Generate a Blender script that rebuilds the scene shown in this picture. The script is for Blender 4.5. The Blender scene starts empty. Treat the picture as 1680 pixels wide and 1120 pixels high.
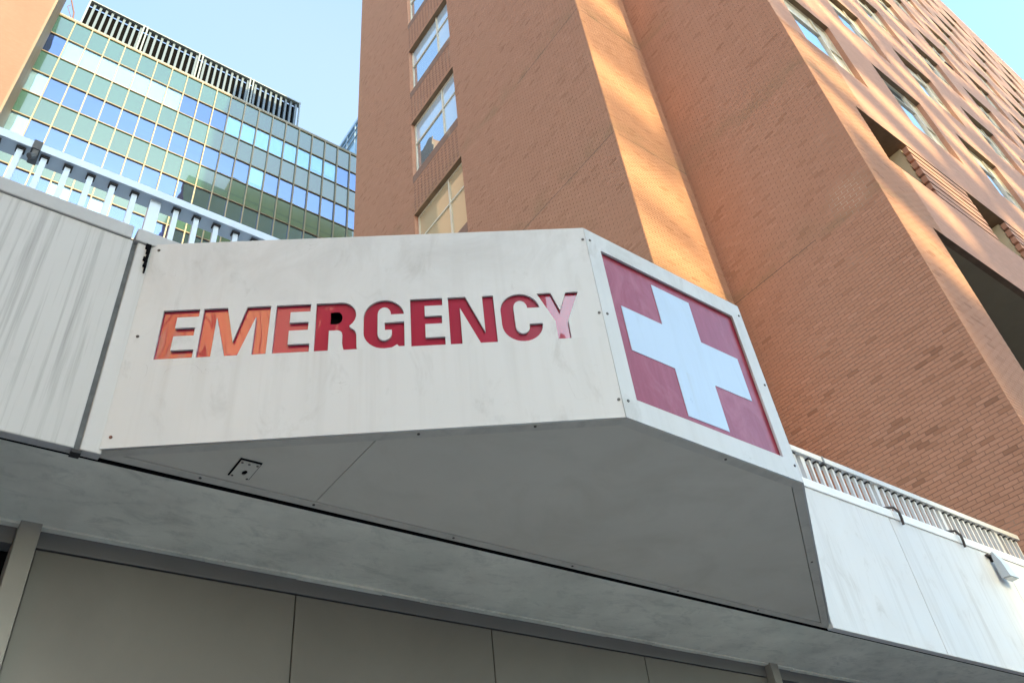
import bpy, bmesh, math, random
import numpy as np
from mathutils import Matrix, Vector

random.seed(7)
rng = np.random.default_rng(11)
S = bpy.context.scene
COL = S.collection

# ------------------------------------------------------------------ camera, sky, sun, exposure
EYE = Vector((0, 0, 1.6))
F_PX, W_PX = 1352.457, 1680.0
YAW, PITCH, ROLL = math.radians(40.7155), math.radians(39.9416), math.radians(-7.3835)
cy, sy, cp, sp, cr, sr = (math.cos(YAW), math.sin(YAW), math.cos(PITCH), math.sin(PITCH), math.cos(ROLL), math.sin(ROLL))
FW = Vector((sy * cp, cy * cp, sp)); R0 = Vector((cy, -sy, 0)); U0 = R0.cross(FW)
RT = cr * R0 + sr * U0; UP = -sr * R0 + cr * U0
cam_d = bpy.data.cameras.new('camera'); cam = bpy.data.objects.new('camera', cam_d); COL.objects.link(cam)
cam.matrix_world = Matrix(((RT.x, UP.x, -FW.x, EYE.x), (RT.y, UP.y, -FW.y, EYE.y), (RT.z, UP.z, -FW.z, EYE.z), (0, 0, 0, 1)))
cam_d.sensor_width = 36; cam_d.lens = F_PX / W_PX * 36; cam_d.clip_end = 2000; cam_d.clip_start = 0.05
S.camera = cam

SUN_EL, SUN_AZ = math.radians(27.0), math.radians(176.0)     # azimuth clockwise from +y
SUN_DIR = Vector((math.sin(SUN_AZ) * math.cos(SUN_EL), math.cos(SUN_AZ) * math.cos(SUN_EL), math.sin(SUN_EL)))
w = bpy.data.worlds.new('World'); S.world = w; w.use_nodes = True
nt = w.node_tree; nt.nodes.clear()
o_ = nt.nodes.new('ShaderNodeOutputWorld'); bg = nt.nodes.new('ShaderNodeBackground')
sky = nt.nodes.new('ShaderNodeTexSky'); sky.sky_type = 'NISHITA'; sky.sun_disc = False
sky.sun_elevation = SUN_EL; sky.sun_rotation = SUN_AZ
sky.air_density = 1.0; sky.dust_density = 1.6; sky.ozone_density = 1.0
bg.inputs['Strength'].default_value = 0.15
tint = nt.nodes.new('ShaderNodeMix'); tint.data_type = 'RGBA'; tint.blend_type = 'MULTIPLY'; tint.inputs[0].default_value = 1.0
tint.inputs[7].default_value = (.88, 1.07, 1.07, 1)
nt.links.new(sky.outputs[0], tint.inputs[6])
tc = nt.nodes.new('ShaderNodeTexCoord'); mp = nt.nodes.new('ShaderNodeMapping'); mp.inputs['Location'].default_value = (3.1, .4, 7.0); mp.inputs['Scale'].default_value = (1.0, 1.0, 1.6)
cn = nt.nodes.new('ShaderNodeTexNoise'); cn.inputs['Scale'].default_value = .8; cn.inputs['Detail'].default_value = 1; cn.inputs['Roughness'].default_value = .55; cn.inputs['Distortion'].default_value = .6
cr_ = nt.nodes.new('ShaderNodeMapRange'); cr_.inputs[1].default_value = .40; cr_.inputs[2].default_value = .75; cr_.inputs[3].default_value = .0; cr_.inputs[4].default_value = .36
cm = nt.nodes.new('ShaderNodeMix'); cm.data_type = 'RGBA'; cm.inputs[7].default_value = (1.65, 1.70, 1.74, 1)
nt.links.new(tc.outputs['Generated'], mp.inputs[0]); nt.links.new(mp.outputs[0], cn.inputs['Vector']); nt.links.new(cn.outputs[0], cr_.inputs[0])
nt.links.new(cr_.outputs[0], cm.inputs[0]); nt.links.new(tint.outputs[2], cm.inputs[6]); nt.links.new(cm.outputs[2], bg.inputs[0])
nt.links.new(bg.outputs[0], o_.inputs[0])
sd = bpy.data.lights.new('sun', 'SUN'); so = bpy.data.objects.new('sun', sd); COL.objects.link(so)
sd.energy = 2.3; sd.angle = math.radians(0.7); sd.color = (1.0, 0.82, 0.40)
so.rotation_euler = SUN_DIR.to_track_quat('Z', 'Y').to_euler()
S.view_settings.view_transform = 'Standard'; S.view_settings.look = 'None'
S.view_settings.exposure = 2.18; S.view_settings.gamma = 1.0
S.view_settings.use_curve_mapping = False
S.render.engine = 'CYCLES'
S.cycles.use_denoising = True
S.cycles.max_bounces = 8; S.cycles.diffuse_bounces = 4; S.cycles.glossy_bounces = 4; S.cycles.transmission_bounces = 4
S.cycles.transparent_max_bounces = 8
S.cycles.sample_clamp_indirect = 6

# ------------------------------------------------------------------ node helpers and materials
def new_mat(name):
    m = bpy.data.materials.new(name); m.use_nodes = True
    n = m.node_tree; n.nodes.clear()
    out = n.nodes.new('ShaderNodeOutputMaterial'); b = n.nodes.new('ShaderNodeBsdfPrincipled')
    n.links.new(b.outputs[0], out.inputs[0])
    return m, n, b
def rgb(c): return (c[0], c[1], c[2], 1.0)
def pos_scaled(n, s):
    g = n.nodes.new('ShaderNodeNewGeometry'); v = n.nodes.new('ShaderNodeVectorMath'); v.operation = 'MULTIPLY'
    v.inputs[1].default_value = s; n.links.new(g.outputs['Position'], v.inputs[0]); return v.outputs[0]
def noise(n, s, scale=1.0, detail=4.0, rough=0.6, dist=0.0):
    t = n.nodes.new('ShaderNodeTexNoise'); t.inputs['Scale'].default_value = scale
    t.inputs['Detail'].default_value = detail; t.inputs['Roughness'].default_value = rough; t.inputs['Distortion'].default_value = dist
    n.links.new(pos_scaled(n, s), t.inputs['Vector']); return t.outputs[0]
def ramp(n, sock, a, b, va=0.0, vb=1.0):
    r = n.nodes.new('ShaderNodeMapRange'); r.inputs[1].default_value = a; r.inputs[2].default_value = b
    r.inputs[3].default_value = va; r.inputs[4].default_value = vb; n.links.new(sock, r.inputs[0]); return r.outputs[0]
def math_(n, op, a, b):
    m = n.nodes.new('ShaderNodeMath'); m.operation = op
    for i, v in enumerate((a, b)):
        if isinstance(v, (int, float)): m.inputs[i].default_value = v
        else: n.links.new(v, m.inputs[i])
    return m.outputs[0]
def mix(n, fac, a, b, blend='MIX'):
    m = n.nodes.new('ShaderNodeMix'); m.data_type = 'RGBA'; m.blend_type = blend
    for idx, v in ((0, fac), (6, a), (7, b)):
        if isinstance(v, (int, float)): m.inputs[idx].default_value = v
        elif isinstance(v, tuple): m.inputs[idx].default_value = rgb(v)
        else: n.links.new(v, m.inputs[idx])
    return m.outputs[2]
def bump(n, b, h, strength, dist):
    u = n.nodes.new('ShaderNodeBump'); u.inputs['Strength'].default_value = strength; u.inputs['Distance'].default_value = dist
    n.links.new(h, u.inputs['Height']); n.links.new(u.outputs[0], b.inputs['Normal'])

def plain(name, c, rough=0.6, metal=0.0, var=0.12, scale=(3, 3, 3), spec=0.5, bmp=0.0):
    m, n, b = new_mat(name)
    f = noise(n, scale, 1.0, 5.0)
    d = tuple(x * (1 - var) for x in c); l = tuple(min(1, x * (1 + var)) for x in c)
    n.links.new(mix(n, ramp(n, f, .3, .7), d, l), b.inputs['Base Color'])
    b.inputs['Roughness'].default_value = rough; b.inputs['Metallic'].default_value = metal
    b.inputs['Specular IOR Level'].default_value = spec
    if bmp: bump(n, b, noise(n, (60, 60, 60), 1, 4), bmp, .002)
    return m

def sheet_metal(name, c, dirt, streak=0.35, smudge=0.5, rough=0.42, streak_scale=22.0, scuff=True):
    """painted panel with rain streaks, soft smudges and fine scuffs"""
    m, n, b = new_mat(name)
    st = noise(n, (streak_scale, streak_scale, .55), 1.0, 6.0, .65)
    big = noise(n, (1.3, 1.3, 1.1), 1.0, 4.0, .55, .4)
    sm = noise(n, (5, 5, 2.2), 1.0, 6.0, .7, 1.0)
    fs = math_(n, 'MULTIPLY', ramp(n, st, .50, .74), streak)
    fs = math_(n, 'MULTIPLY', fs, ramp(n, big, .3, .65, .25, 1.0))
    fm = math_(n, 'MULTIPLY', ramp(n, sm, .56, .82), smudge)
    f = math_(n, 'MAXIMUM', fs, fm)
    base = mix(n, ramp(n, big, .3, .7), tuple(x * .94 for x in c), c)
    col = mix(n, f, base, dirt)
    if scuff:
        sz = n.nodes.new('ShaderNodeSeparateXYZ'); n.links.new(pos_scaled(n, (1, 1, 1)), sz.inputs[0])
        below = math_(n, 'MULTIPLY', ramp(n, sz.outputs[2], 3.80, 4.20, .1, 1), math_(n, 'LESS_THAN', sz.outputs[2], 4.216))
        drip = ramp(n, noise(n, (9, 9, .25), 1, 3, .6), .52, .72, 0, .32)
        col = mix(n, math_(n, 'MULTIPLY', below, drip), col, (.36, .33, .29))
        top_grey = math_(n, 'MULTIPLY', ramp(n, noise(n, (2.2, 2.2, 1.6), 1, 6, .7, 1.2), .40, .70), ramp(n, sz.outputs[2], 4.45, 4.8, 0, .38))  # patchy grey tone, stronger towards the top
        col = mix(n, top_grey, col, tuple(x * 1.05 for x in dirt))
        v = n.nodes.new('ShaderNodeTexNoise'); v.inputs['Scale'].default_value = 1.0; v.inputs['Detail'].default_value = 2; v.inputs['Distortion'].default_value = 3.0
        n.links.new(pos_scaled(n, (2.1, 2.1, 3.4)), v.inputs['Vector'])
        a = math_(n, 'ABSOLUTE', math_(n, 'SUBTRACT', v.outputs[0], .55), 0)
        line = math_(n, 'MULTIPLY', ramp(n, a, 0, .0035, 1, 0), ramp(n, noise(n, (2.5, 2.5, 2.5), 1, 2), .56, .66))
        col = mix(n, math_(n, 'MULTIPLY', line, .5), col, tuple(x * .5 for x in dirt))
    n.links.new(col, b.inputs['Base Color'])
    n.links.new(ramp(n, sm, .3, .8, rough - .08, rough + .2), b.inputs['Roughness'])
    bump(n, b, noise(n, (1.6, 1.6, 1.6), 1, 2), .25, .01)
    return m

def uv_wall(n):
    """vector (x+y, z, 0) for brick courses on any upright face"""
    g = n.nodes.new('ShaderNodeNewGeometry'); s = n.nodes.new('ShaderNodeSeparateXYZ'); n.links.new(g.outputs['Position'], s.inputs[0])
    c = n.nodes.new('ShaderNodeCombineXYZ'); n.links.new(math_(n, 'ADD', s.outputs[0], s.outputs[1]), c.inputs[0]); n.links.new(s.outputs[2], c.inputs[1])
    return c.outputs[0]

BR_D, BR_M, BR_L = (.345, .168, .098), (.43, .218, .133), (.50, .265, .170)
def brick_mat(name, single=False, d=BR_D, m_=BR_M, l=BR_L):
    """clay of one real brick: tone from the mesh attribute, or from the object for bricks that stand alone"""
    m, n, b = new_mat(name)
    if single:
        t = n.nodes.new('ShaderNodeObjectInfo').outputs['Random']
        c_ = math_(n, 'SUBTRACT', math_(n, 'MULTIPLY', t, 2.0), 1.0)
        t = math_(n, 'ADD', math_(n, 'MULTIPLY', math_(n, 'POWER', c_, 3.0), .34), math_(n, 'ADD', math_(n, 'MULTIPLY', c_, .12), .45))
    else:
        a = n.nodes.new('ShaderNodeAttribute'); a.attribute_name = 'tone'; t = a.outputs['Fac']
    r = n.nodes.new('ShaderNodeValToRGB'); n.links.new(t, r.inputs[0])
    e = r.color_ramp.elements
    e[0].position = 0.0; e[0].color = rgb(tuple(x * .82 for x in d)); e[1].position = 1.0; e[1].color = rgb(l)
    for p, c in ((.12, d), (.3, m_), (.78, tuple(.55 * a_ + .45 * b_ for a_, b_ in zip(m_, l)))):
        q = e.new(p); q.color = rgb(c)
    g = noise(n, (45, 45, 70), 1, 4, .7)
    big = noise(n, (.55, .55, .35), 1, 4, .6)
    col = mix(n, ramp(n, g, .35, .7, 0, .2), r.outputs[0], tuple(x * .62 for x in d))
    col = mix(n, ramp(n, big, .52, .78, 0, .22), col, (.42, .24, .14))
    gp = n.nodes.new('ShaderNodeNewGeometry'); sx = n.nodes.new('ShaderNodeSeparateXYZ'); n.links.new(gp.outputs['Position'], sx.inputs[0])
    for zj in (12.1, 16.15, 21.45):
        up = ramp(n, sx.outputs[2], zj, zj + .75, 1, 0); lo = ramp(n, sx.outputs[2], zj - .12, zj, 0, 1)
        k_ = math_(n, 'MULTIPLY', math_(n, 'MULTIPLY', up, lo), ramp(n, noise(n, (1.6, 1.6, 3), 1, 5, .65), .42, .62, 0, .55))
        col = mix(n, k_, col, (.27, .175, .095))
    n.links.new(col, b.inputs['Base Color']); b.inputs['Roughness'].default_value = .82; b.inputs['Specular IOR Level'].default_value = .25
    bump(n, b, g, .2, .002)
    return m
def mortar_mat(name, c=(.26, .150, .105)):
    m, n, b = new_mat(name)
    f = noise(n, (20, 20, 20), 1, 4)
    pale = ramp(n, noise(n, (.9, .9, .9), 1, 3), .58, .72)
    col = mix(n, ramp(n, f, .3, .7), tuple(x * .75 for x in c), c)
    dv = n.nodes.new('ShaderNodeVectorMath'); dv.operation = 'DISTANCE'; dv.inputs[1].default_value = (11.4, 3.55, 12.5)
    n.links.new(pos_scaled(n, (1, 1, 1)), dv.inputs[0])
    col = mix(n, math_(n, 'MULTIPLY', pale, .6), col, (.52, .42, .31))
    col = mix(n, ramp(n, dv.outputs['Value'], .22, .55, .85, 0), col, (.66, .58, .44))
    n.links.new(col, b.inputs['Base Color']); b.inputs['Roughness'].default_value = .95
    return m
def far_brick(name, c1, c2, mortar, depth=.5):
    """brickwork too far off to pick the bricks apart"""
    m, n, b = new_mat(name)
    t = n.nodes.new('ShaderNodeTexBrick'); n.links.new(uv_wall(n), t.inputs['Vector'])
    t.inputs['Scale'].default_value = 1.0; t.inputs['Brick Width'].default_value = .203; t.inputs['Row Height'].default_value = .0677
    t.inputs['Mortar Size'].default_value = .0055; t.inputs['Mortar Smooth'].default_value = .3; t.inputs['Bias'].default_value = -.1
    t.inputs['Color1'].default_value = rgb(c1); t.inputs['Color2'].default_value = rgb(c2); t.inputs['Mortar'].default_value = rgb(mortar)
    big = noise(n, (.5, .5, .35), 1, 5, .6)
    col = mix(n, ramp(n, big, .35, .75, 0, .3), t.outputs[0], tuple(x * .78 for x in c1))
    n.links.new(col, b.inputs['Base Color']); b.inputs['Roughness'].default_value = .85; b.inputs['Specular IOR Level'].default_value = .25
    inv = math_(n, 'SUBTRACT', 1.0, t.outputs[1])
    bump(n, b, inv, depth, .006)
    return m

def glass(name, tint, inner, glossy=.5, rough=.01, through=True, wav=0.0):
    """reflective pane: a tinted mirror share over what lies behind"""
    m = bpy.data.materials.new(name); m.use_nodes = True; n = m.node_tree; n.nodes.clear()
    out = n.nodes.new('ShaderNodeOutputMaterial'); g = n.nodes.new('ShaderNodeBsdfGlossy'); g.inputs['Color'].default_value = rgb(tint); g.inputs['Roughness'].default_value = rough
    if through:
        t = n.nodes.new('ShaderNodeBsdfTransparent')
    else:
        t = n.nodes.new('ShaderNodeBsdfDiffuse')
    t.inputs['Color'].default_value = rgb(inner)
    lw = n.nodes.new('ShaderNodeLayerWeight'); lw.inputs['Blend'].default_value = .35
    f = ramp(n, lw.outputs['Fresnel'], 0, 1, glossy, min(1, glossy + .5))
    mx = n.nodes.new('ShaderNodeMixShader'); n.links.new(f, mx.inputs[0]); n.links.new(t.outputs[0], mx.inputs[1]); n.links.new(g.outputs[0], mx.inputs[2])
    n.links.new(mx.outputs[0], out.inputs[0])
    if wav:
        u = n.nodes.new('ShaderNodeBump'); u.inputs['Strength'].default_value = 1.0; u.inputs['Distance'].default_value = wav
        n.links.new(noise(n, (.8, .8, .5), 1, 2), u.inputs['Height']); n.links.new(u.outputs[0], g.inputs['Normal'])
    return m

def acrylic(name, c):
    m, n, b = new_mat(name)
    n.links.new(mix(n, ramp(n, noise(n, (6, 6, 2), 1, 4), .3, .7), tuple(x * .8 for x in c), c), b.inputs['Base Color'])
    b.inputs['Roughness'].default_value = .25; b.inputs['Specular IOR Level'].default_value = .5
    b.inputs['Coat Weight'].default_value = 1.0; b.inputs['Coat IOR'].default_value = 1.92; b.inputs['Coat Roughness'].default_value = .02
    b.inputs['Coat Tint'].default_value = rgb((1, .93, .93))
    u = n.nodes.new('ShaderNodeBump'); u.inputs['Strength'].default_value = 1.0; u.inputs['Distance'].default_value = .006
    n.links.new(noise(n, (4.2, 4.2, 1.5), 1, 1.5, .4, .8), u.inputs['Height']); n.links.new(u.outputs[0], b.inputs['Coat Normal'])
    return m

M = {}
M['sign_white'] = sheet_metal('sign_white', (.585, .595, .595), (.30, .29, .275), .2, .6, .40, 16)
M['fascia_dirty'] = sheet_metal('fascia_dirty', (.485, .48, .475), (.20, .19, .185), .95, .2, .6, 30, False)
M['fascia_strip'] = sheet_metal('fascia_strip', (.50, .49, .485), (.26, .25, .24), .6, .3, .5, 24, False)
M['fascia_clean'] = sheet_metal('fascia_clean', (.655, .645, .64), (.40, .37, .35), .5, .75, .5, 14, False)
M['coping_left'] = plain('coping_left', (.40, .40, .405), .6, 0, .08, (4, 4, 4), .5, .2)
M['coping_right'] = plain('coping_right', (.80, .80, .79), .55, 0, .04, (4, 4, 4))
M['soffit'] = plain('soffit_paint', (.62, .59, .52), .5, 0, .05, (1.2, 1.2, 1.2))
M['trim'] = plain('trim_paint', (.56, .535, .48), .5, 0, .06, (4, 4, 4))
M['dark'] = plain('joint_sealant', (.03, .03, .032), .8)
M['joint_grey'] = plain('joint_filler', (.12, .125, .13), .85, 0, .25, (12, 12, 12))
M['black'] = plain('black_void', (.006, .006, .007), .95, spec=0.0)
M['wall_panel'] = plain('wall_panel_metal', (.185, .176, .158), .36, .1, .05, (.9, .9, .9))
M['post_paint'] = plain('post_paint', (.27, .26, .235), .45, 0, .06)
M['header'] = plain('header_metal', (.15, .15, .15), .4, .1, .06)
M['alu'] = plain('rail_aluminium', (.45, .52, .60), .38, .35, .05, (5, 5, 5))
M['alu_white'] = plain('rail_painted', (.56, .55, .53), .45, .1, .05, (5, 5, 5))
M['bolt'] = plain('bolt_steel', (.10, .09, .085), .5, .5, .3, (80, 80, 80))
M['rust'] = plain('rusty_bolt', (.16, .07, .05), .7, .2, .4, (90, 90, 90))
M['acrylic'] = acrylic('red_acrylic', (.36, .006, .042))
M['cross'] = sheet_metal('cross_white', (.47, .60, .77), (.34, .43, .53), .3, .6, .35, 9)
M['lamp'] = plain('lamp_grey', (.50, .56, .60), .45, .1, .06, (8, 8, 8))
M['lens'] = plain('lamp_lens', (.70, .74, .74), .15, 0, .05)
M['cable'] = plain('cable_dark', (.05, .04, .038), .6)
M['brick'] = brick_mat('brick_clay')
M['brick_single'] = brick_mat('brick_clay_single', True)
M['mortar'] = mortar_mat('mortar')
M['brick_far'] = far_brick('brick_far', (.46, .245, .168), (.52, .283, .2), (.40, .235, .17), .3)
M['brick_back_sunlit'] = far_brick('brick_back_sunlit', (.86, .66, .28), (.90, .70, .32), (.80, .62, .30), .1)  # yellow puts the missing sunlight into the rear brick's colour
M['brick_orange'] = far_brick('brick_orange', (.80, .36, .15), (.85, .40, .18), (.7, .36, .2), .2)
M['brick_red_dark'] = far_brick('brick_red_dark', (.24, .08, .06), (.28, .10, .075), (.2, .09, .07), .2)
M['opening_head'] = plain('head_brown', (.17, .112, .066), .7, 0, .25, (3, 3, 3))  # undersides of the openings, darker brown than the brick
M['brick_brown'] = far_brick('brick_brown', (.26, .085, .065), (.30, .105, .08), (.25, .1, .08), .2)
M['stone'] = plain('parapet_stone', (.55, .38, .22), .8)
M['olive'] = plain('loggia_paint', (.27, .235, .15), .6, 0, .06)
M['beige'] = plain('partition_beige', (.55, .50, .36), .6, 0, .05)
M['frame_cream'] = plain('frame_cream', (.62, .56, .44), .45, 0, .06)
M['panel_cream'] = plain('panel_cream', (.66, .58, .42), .35, 0, .06)
M['tower_glass'] = glass('tower_glass', (.88, .95, 1.0), (.10, .16, .2), .62, .01, False, .004)
M['blind'] = plain('blind_white', (.60, .64, .64), .7, 0, .04)
M['blind_tan'] = plain('blind_tan', (.52, .40, .25), .7, 0, .05)
M['green'] = None
m, n, b = new_mat('spandrel_green')
n.links.new(mix(n, n.nodes.new('ShaderNodeObjectInfo').outputs['Random'], (.018, .062, .049), (.026, .078, .063)), b.inputs['Base Color'])
b.inputs['Roughness'].default_value = .12; b.inputs['Specular IOR Level'].default_value = .7
b.inputs['Coat Weight'].default_value = 1.0; b.inputs['Coat IOR'].default_value = 1.65; b.inputs['Coat Roughness'].default_value = .02
M['green'] = m
M['glass_light'] = glass('window_light', (.6, .8, .98), (.86, .92, .94), .12, .01, True, .004)
M['glass_blue'] = glass('window_blue', (.58, .72, .93), (.30, .45, .70), .23, .01, True, .006)
M['mullion'] = plain('mullion_gold', (.26, .205, .135), .4, .1, .05)
M['transom'] = plain('transom_dark', (.20, .14, .10), .5, .1, .1)
M['screen_metal'] = plain('screen_metal', (.19, .22, .25), .5, .1, .05)
M['fin'] = plain('louver_fin', (.085, .115, .155), .4, .1, .05)
M['interior'] = plain('interior_dark', (.10, .15, .23), .9)
M['ceiling_white'] = plain('ceiling_white', (.7, .75, .8), .9)
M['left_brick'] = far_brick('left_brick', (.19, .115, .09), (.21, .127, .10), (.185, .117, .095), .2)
M['brown_metal'] = plain('brown_return', (.17, .115, .08), .6, 0, .2, (2, 2, .3))
M['concrete'] = plain('slab_concrete', (.70, .69, .61), .85, 0, .16, (2.2, 2.2, 2.2), .3, .6)
M['asphalt'] = plain('asphalt', (.055, .055, .058), .9, 0, .2, (9, 9, 9), .3, .5)
M['paving'] = plain('paving', (.43, .41, .385), .85, 0, .1, (2, 2, 2), .3, .3)
M['sun_slats'] = plain('sun_screen_concrete', (.50, .44, .36), .85, 0, .08)
M['roof'] = plain('roof_gravel', (.25, .24, .23), .9)

def wear(m, stain, amt, sc=(1.6, 1.6, 1.6)):
    n = m.node_tree; b = [x for x in n.nodes if x.type == 'BSDF_PRINCIPLED'][0]
    src = b.inputs['Base Color'].links[0].from_socket
    a_ = ramp(n, noise(n, sc, 1, 6, .65, .8), .48, .75, 0, amt)
    f_ = ramp(n, noise(n, (14, 14, 14), 1, 5, .7), .6, .8, 0, amt * .5)
    n.links.new(mix(n, math_(n, 'MAXIMUM', a_, f_), src, stain), b.inputs['Base Color'])
    n.links.new(ramp(n, noise(n, (3, 3, 3), 1, 4), .3, .7, .4, .62), b.inputs['Roughness'])
    bump(n, b, noise(n, (1.1, 1.1, 1.1), 1, 2), .3, .012)
wear(M['soffit'], (.44, .405, .33), .4); wear(M['wall_panel'], (.115, .11, .10), .4, (.7, .7, .5)); wear(M['trim'], (.27, .26, .23), .5, (4, 4, 4))
# slab concrete gets blotches and pinholes of its own
m = M['concrete']; n = m.node_tree
b = [x for x in n.nodes if x.type == 'BSDF_PRINCIPLED'][0]
src = b.inputs['Base Color'].links[0].from_socket
bl = ramp(n, noise(n, (5, 9, 5), 1, 8, .75, .6), .50, .74)
g1 = ramp(n, noise(n, (1.1, 1.6, 1), 1, 4, .6), .4, .7)
c = mix(n, math_(n, 'MULTIPLY', bl, .6), src, (.30, .31, .275))
c = mix(n, math_(n, 'MULTIPLY', g1, .35), c, (.60, .64, .55))
n.links.new(c, b.inputs['Base Color'])

# red field of the cross: brushed streaks and chalky rubs
m, n, b = new_mat('cross_red')
f = noise(n, (26, 26, 3.0), 1, 6, .7, .7); g_ = noise(n, (4, 4, 3), 1, 5, .7, 1.5)
c = mix(n, ramp(n, f, .42, .75, 0, .55), (.235, .006, .028), (.34, .040, .080))
c = mix(n, ramp(n, g_, .50, .78, 0, .5), c, (.42, .12, .16))
n.links.new(c, b.inputs['Base Color']); b.inputs['Roughness'].default_value = .35
b.inputs['Coat Weight'].default_value = .2; b.inputs['Coat Roughness'].default_value = .3
M['cross_red'] = m

# ------------------------------------------------------------------ mesh helpers
def props(o, label=None, cat=None, group=None, kind=None):
    if label: o['label'] = label
    if cat: o['category'] = cat
    if group: o['group'] = group
    if kind: o['kind'] = kind
    return o
def link(name, me, parent=None, loc=None):
    o = bpy.data.objects.new(name, me); COL.objects.link(o)
    if loc is not None: o.location = loc
    if parent is not None:
        o.parent = parent
        o.matrix_parent_inverse = parent.matrix_basis.inverted()
    return o
def empty(name, loc, label, cat, group=None):
    return props(link(name, None, None, loc), label, cat, group)

class MB:
    def __init__(s): s.v, s.f, s.m = [], [], []
    def quad(s, a, b, c, d, mi=0):
        i = len(s.v); s.v += [tuple(a), tuple(b), tuple(c), tuple(d)]; s.f.append((i, i + 1, i + 2, i + 3)); s.m.append(mi); return s
    def box(s, x0, x1, y0, y1, z0, z1, mi=0):
        i = len(s.v)
        s.v += [(x0, y0, z0), (x1, y0, z0), (x1, y1, z0), (x0, y1, z0), (x0, y0, z1), (x1, y0, z1), (x1, y1, z1), (x0, y1, z1)]
        for f in ((0, 3, 2, 1), (4, 5, 6, 7), (0, 1, 5, 4), (1, 2, 6, 5), (2, 3, 7, 6), (3, 0, 4, 7)):
            s.f.append(tuple(i + k for k in f)); s.m.append(mi)
        return s
    def prism(s, poly, z0, z1, mi=0, ax=2):
        """polygon (two coordinates) extruded along ax from z0 to z1"""
        n_ = len(poly); i = len(s.v)
        def P(p, z):
            return (p[0], p[1], z) if ax == 2 else ((p[0], z, p[1]) if ax == 1 else (z, p[0], p[1]))
        s.v += [P(p, z0) for p in poly] + [P(p, z1) for p in poly]
        s.f.append(tuple(i + k for k in range(n_))[::-1]); s.m.append(mi)
        s.f.append(tuple(i + n_ + k for k in range(n_))); s.m.append(mi)
        for k in range(n_):
            s.f.append((i + k, i + (k + 1) % n_, i + n_ + (k + 1) % n_, i + n_ + k)); s.m.append(mi)
        return s
    def tube(s, pts, r, n_=8, mi=0):
        pts = [Vector(p) for p in pts]; i0 = len(s.v)
        for k, p in enumerate(pts):
            d = (pts[min(k + 1, len(pts) - 1)] - pts[max(k - 1, 0)]).normalized()
            a = d.cross(Vector((.3, .2, .93))).normalized(); b_ = d.cross(a)
            for j in range(n_):
                t = 2 * math.pi * j / n_; q = p + r * (math.cos(t) * a + math.sin(t) * b_); s.v.append(tuple(q))
        for k in range(len(pts) - 1):
            for j in range(n_):
                s.f.append((i0 + k * n_ + j, i0 + k * n_ + (j + 1) % n_, i0 + (k + 1) * n_ + (j + 1) % n_, i0 + (k + 1) * n_ + j)); s.m.append(mi)
        s.f.append(tuple(i0 + j for j in range(n_))[::-1]); s.m.append(mi)
        e0 = i0 + (len(pts) - 1) * n_
        s.f.append(tuple(e0 + j for j in range(n_))); s.m.append(mi)
        return s
    def mesh(s, name, mats, bevel=0.0):
        me = bpy.data.meshes.new(name); me.from_pydata(s.v, [], s.f)
        if not isinstance(mats, (list, tuple)): mats = [mats]
        for q in mats: me.materials.append(q)
        if len(mats) > 1: me.polygons.foreach_set('material_index', s.m)
        bm = bmesh.new(); bm.from_mesh(me)
        bmesh.ops.recalc_face_normals(bm, faces=bm.faces)
        if bevel: bmesh.ops.bevel(bm, geom=list(bm.edges), offset=bevel, segments=2, affect='EDGES', profile=.6)
        bm.to_mesh(me); bm.free()
        return me
    def build(s, name, mats, parent=None, bevel=0.0, loc=None):
        return link(name, s.mesh(name, mats, bevel), parent, loc)

# ------------------------------------------------------------------ ground, road, pavement
g = MB().quad((-600, -600, 0), (600, -600, 0), (600, 600, 0), (-600, 600, 0)).build('ground', M['paving']); props(g, kind='structure')
g = MB().quad((-600, -17, .004), (600, -17, .004), (600, -3.5, .004), (-600, -3.5, .004)).build('road', M['asphalt']); props(g, kind='structure')
g = MB().box(-120, 140, -3.5, 4.11, .006, .15).build('pavement', M['paving'], bevel=.02); props(g, kind='structure')

D = 3.4                      # the fascia plane
# ------------------------------------------------------------------ the tower of brick
X1, X2, Y0, Y1, Y2, ZT = 9.19, 11.4, 3.05, 6.45, 18.72, 65.2
BW, BH, JT = .203, .0677, .009
def brick_array(u0, u1, z0, z1, holes=(), skip_rows=(), proud=.0035, header=()):
    """list of (u, z, w, h, proud) for a running bond with holes cut out; header boxes get alternate recessed headers"""
    out = []
    r0, r1 = int(math.floor(z0 / BH)), int(math.ceil(z1 / BH))
    for r in range(r0, r1):
        zc = (r + .5) * BH
        if any(a <= zc <= b_ for a, b_ in skip_rows): continue
        spans = [(u0, u1)]
        for (ha, hb, hc, hd) in holes:
            if hc < zc < hd:
                ns = []
                for a, b_ in spans:
                    if hb <= a or ha >= b_: ns.append((a, b_)); continue
                    if ha > a: ns.append((a, ha))
                    if hb < b_: ns.append((hb, b_))
                spans = ns
        off = (r % 2) * BW / 2
        for a, b_ in spans:
            k = math.floor((a - off) / BW); u = off + k * BW
            while u < b_:
                p0, p1 = max(u, a), min(u + BW, b_)
                u += BW
                if p1 - p0 < .03: continue
                hd_ = next((h for h in header if h[0] < (p0 + p1) / 2 < h[1] and h[2] < zc < h[3]), None)
                if hd_:
                    mid = (p0 + p1) / 2
                    for q, (c0, c1) in enumerate(((p0, mid), (mid, p1))):
                        out.append((c0, zc, c1 - c0, BH, -.02 if (q and r % 2) else proud))
                else:
                    out.append((p0, zc, p1 - p0, BH, proud + float(rng.random()) * .0012))
    return np.array(out)
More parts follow.
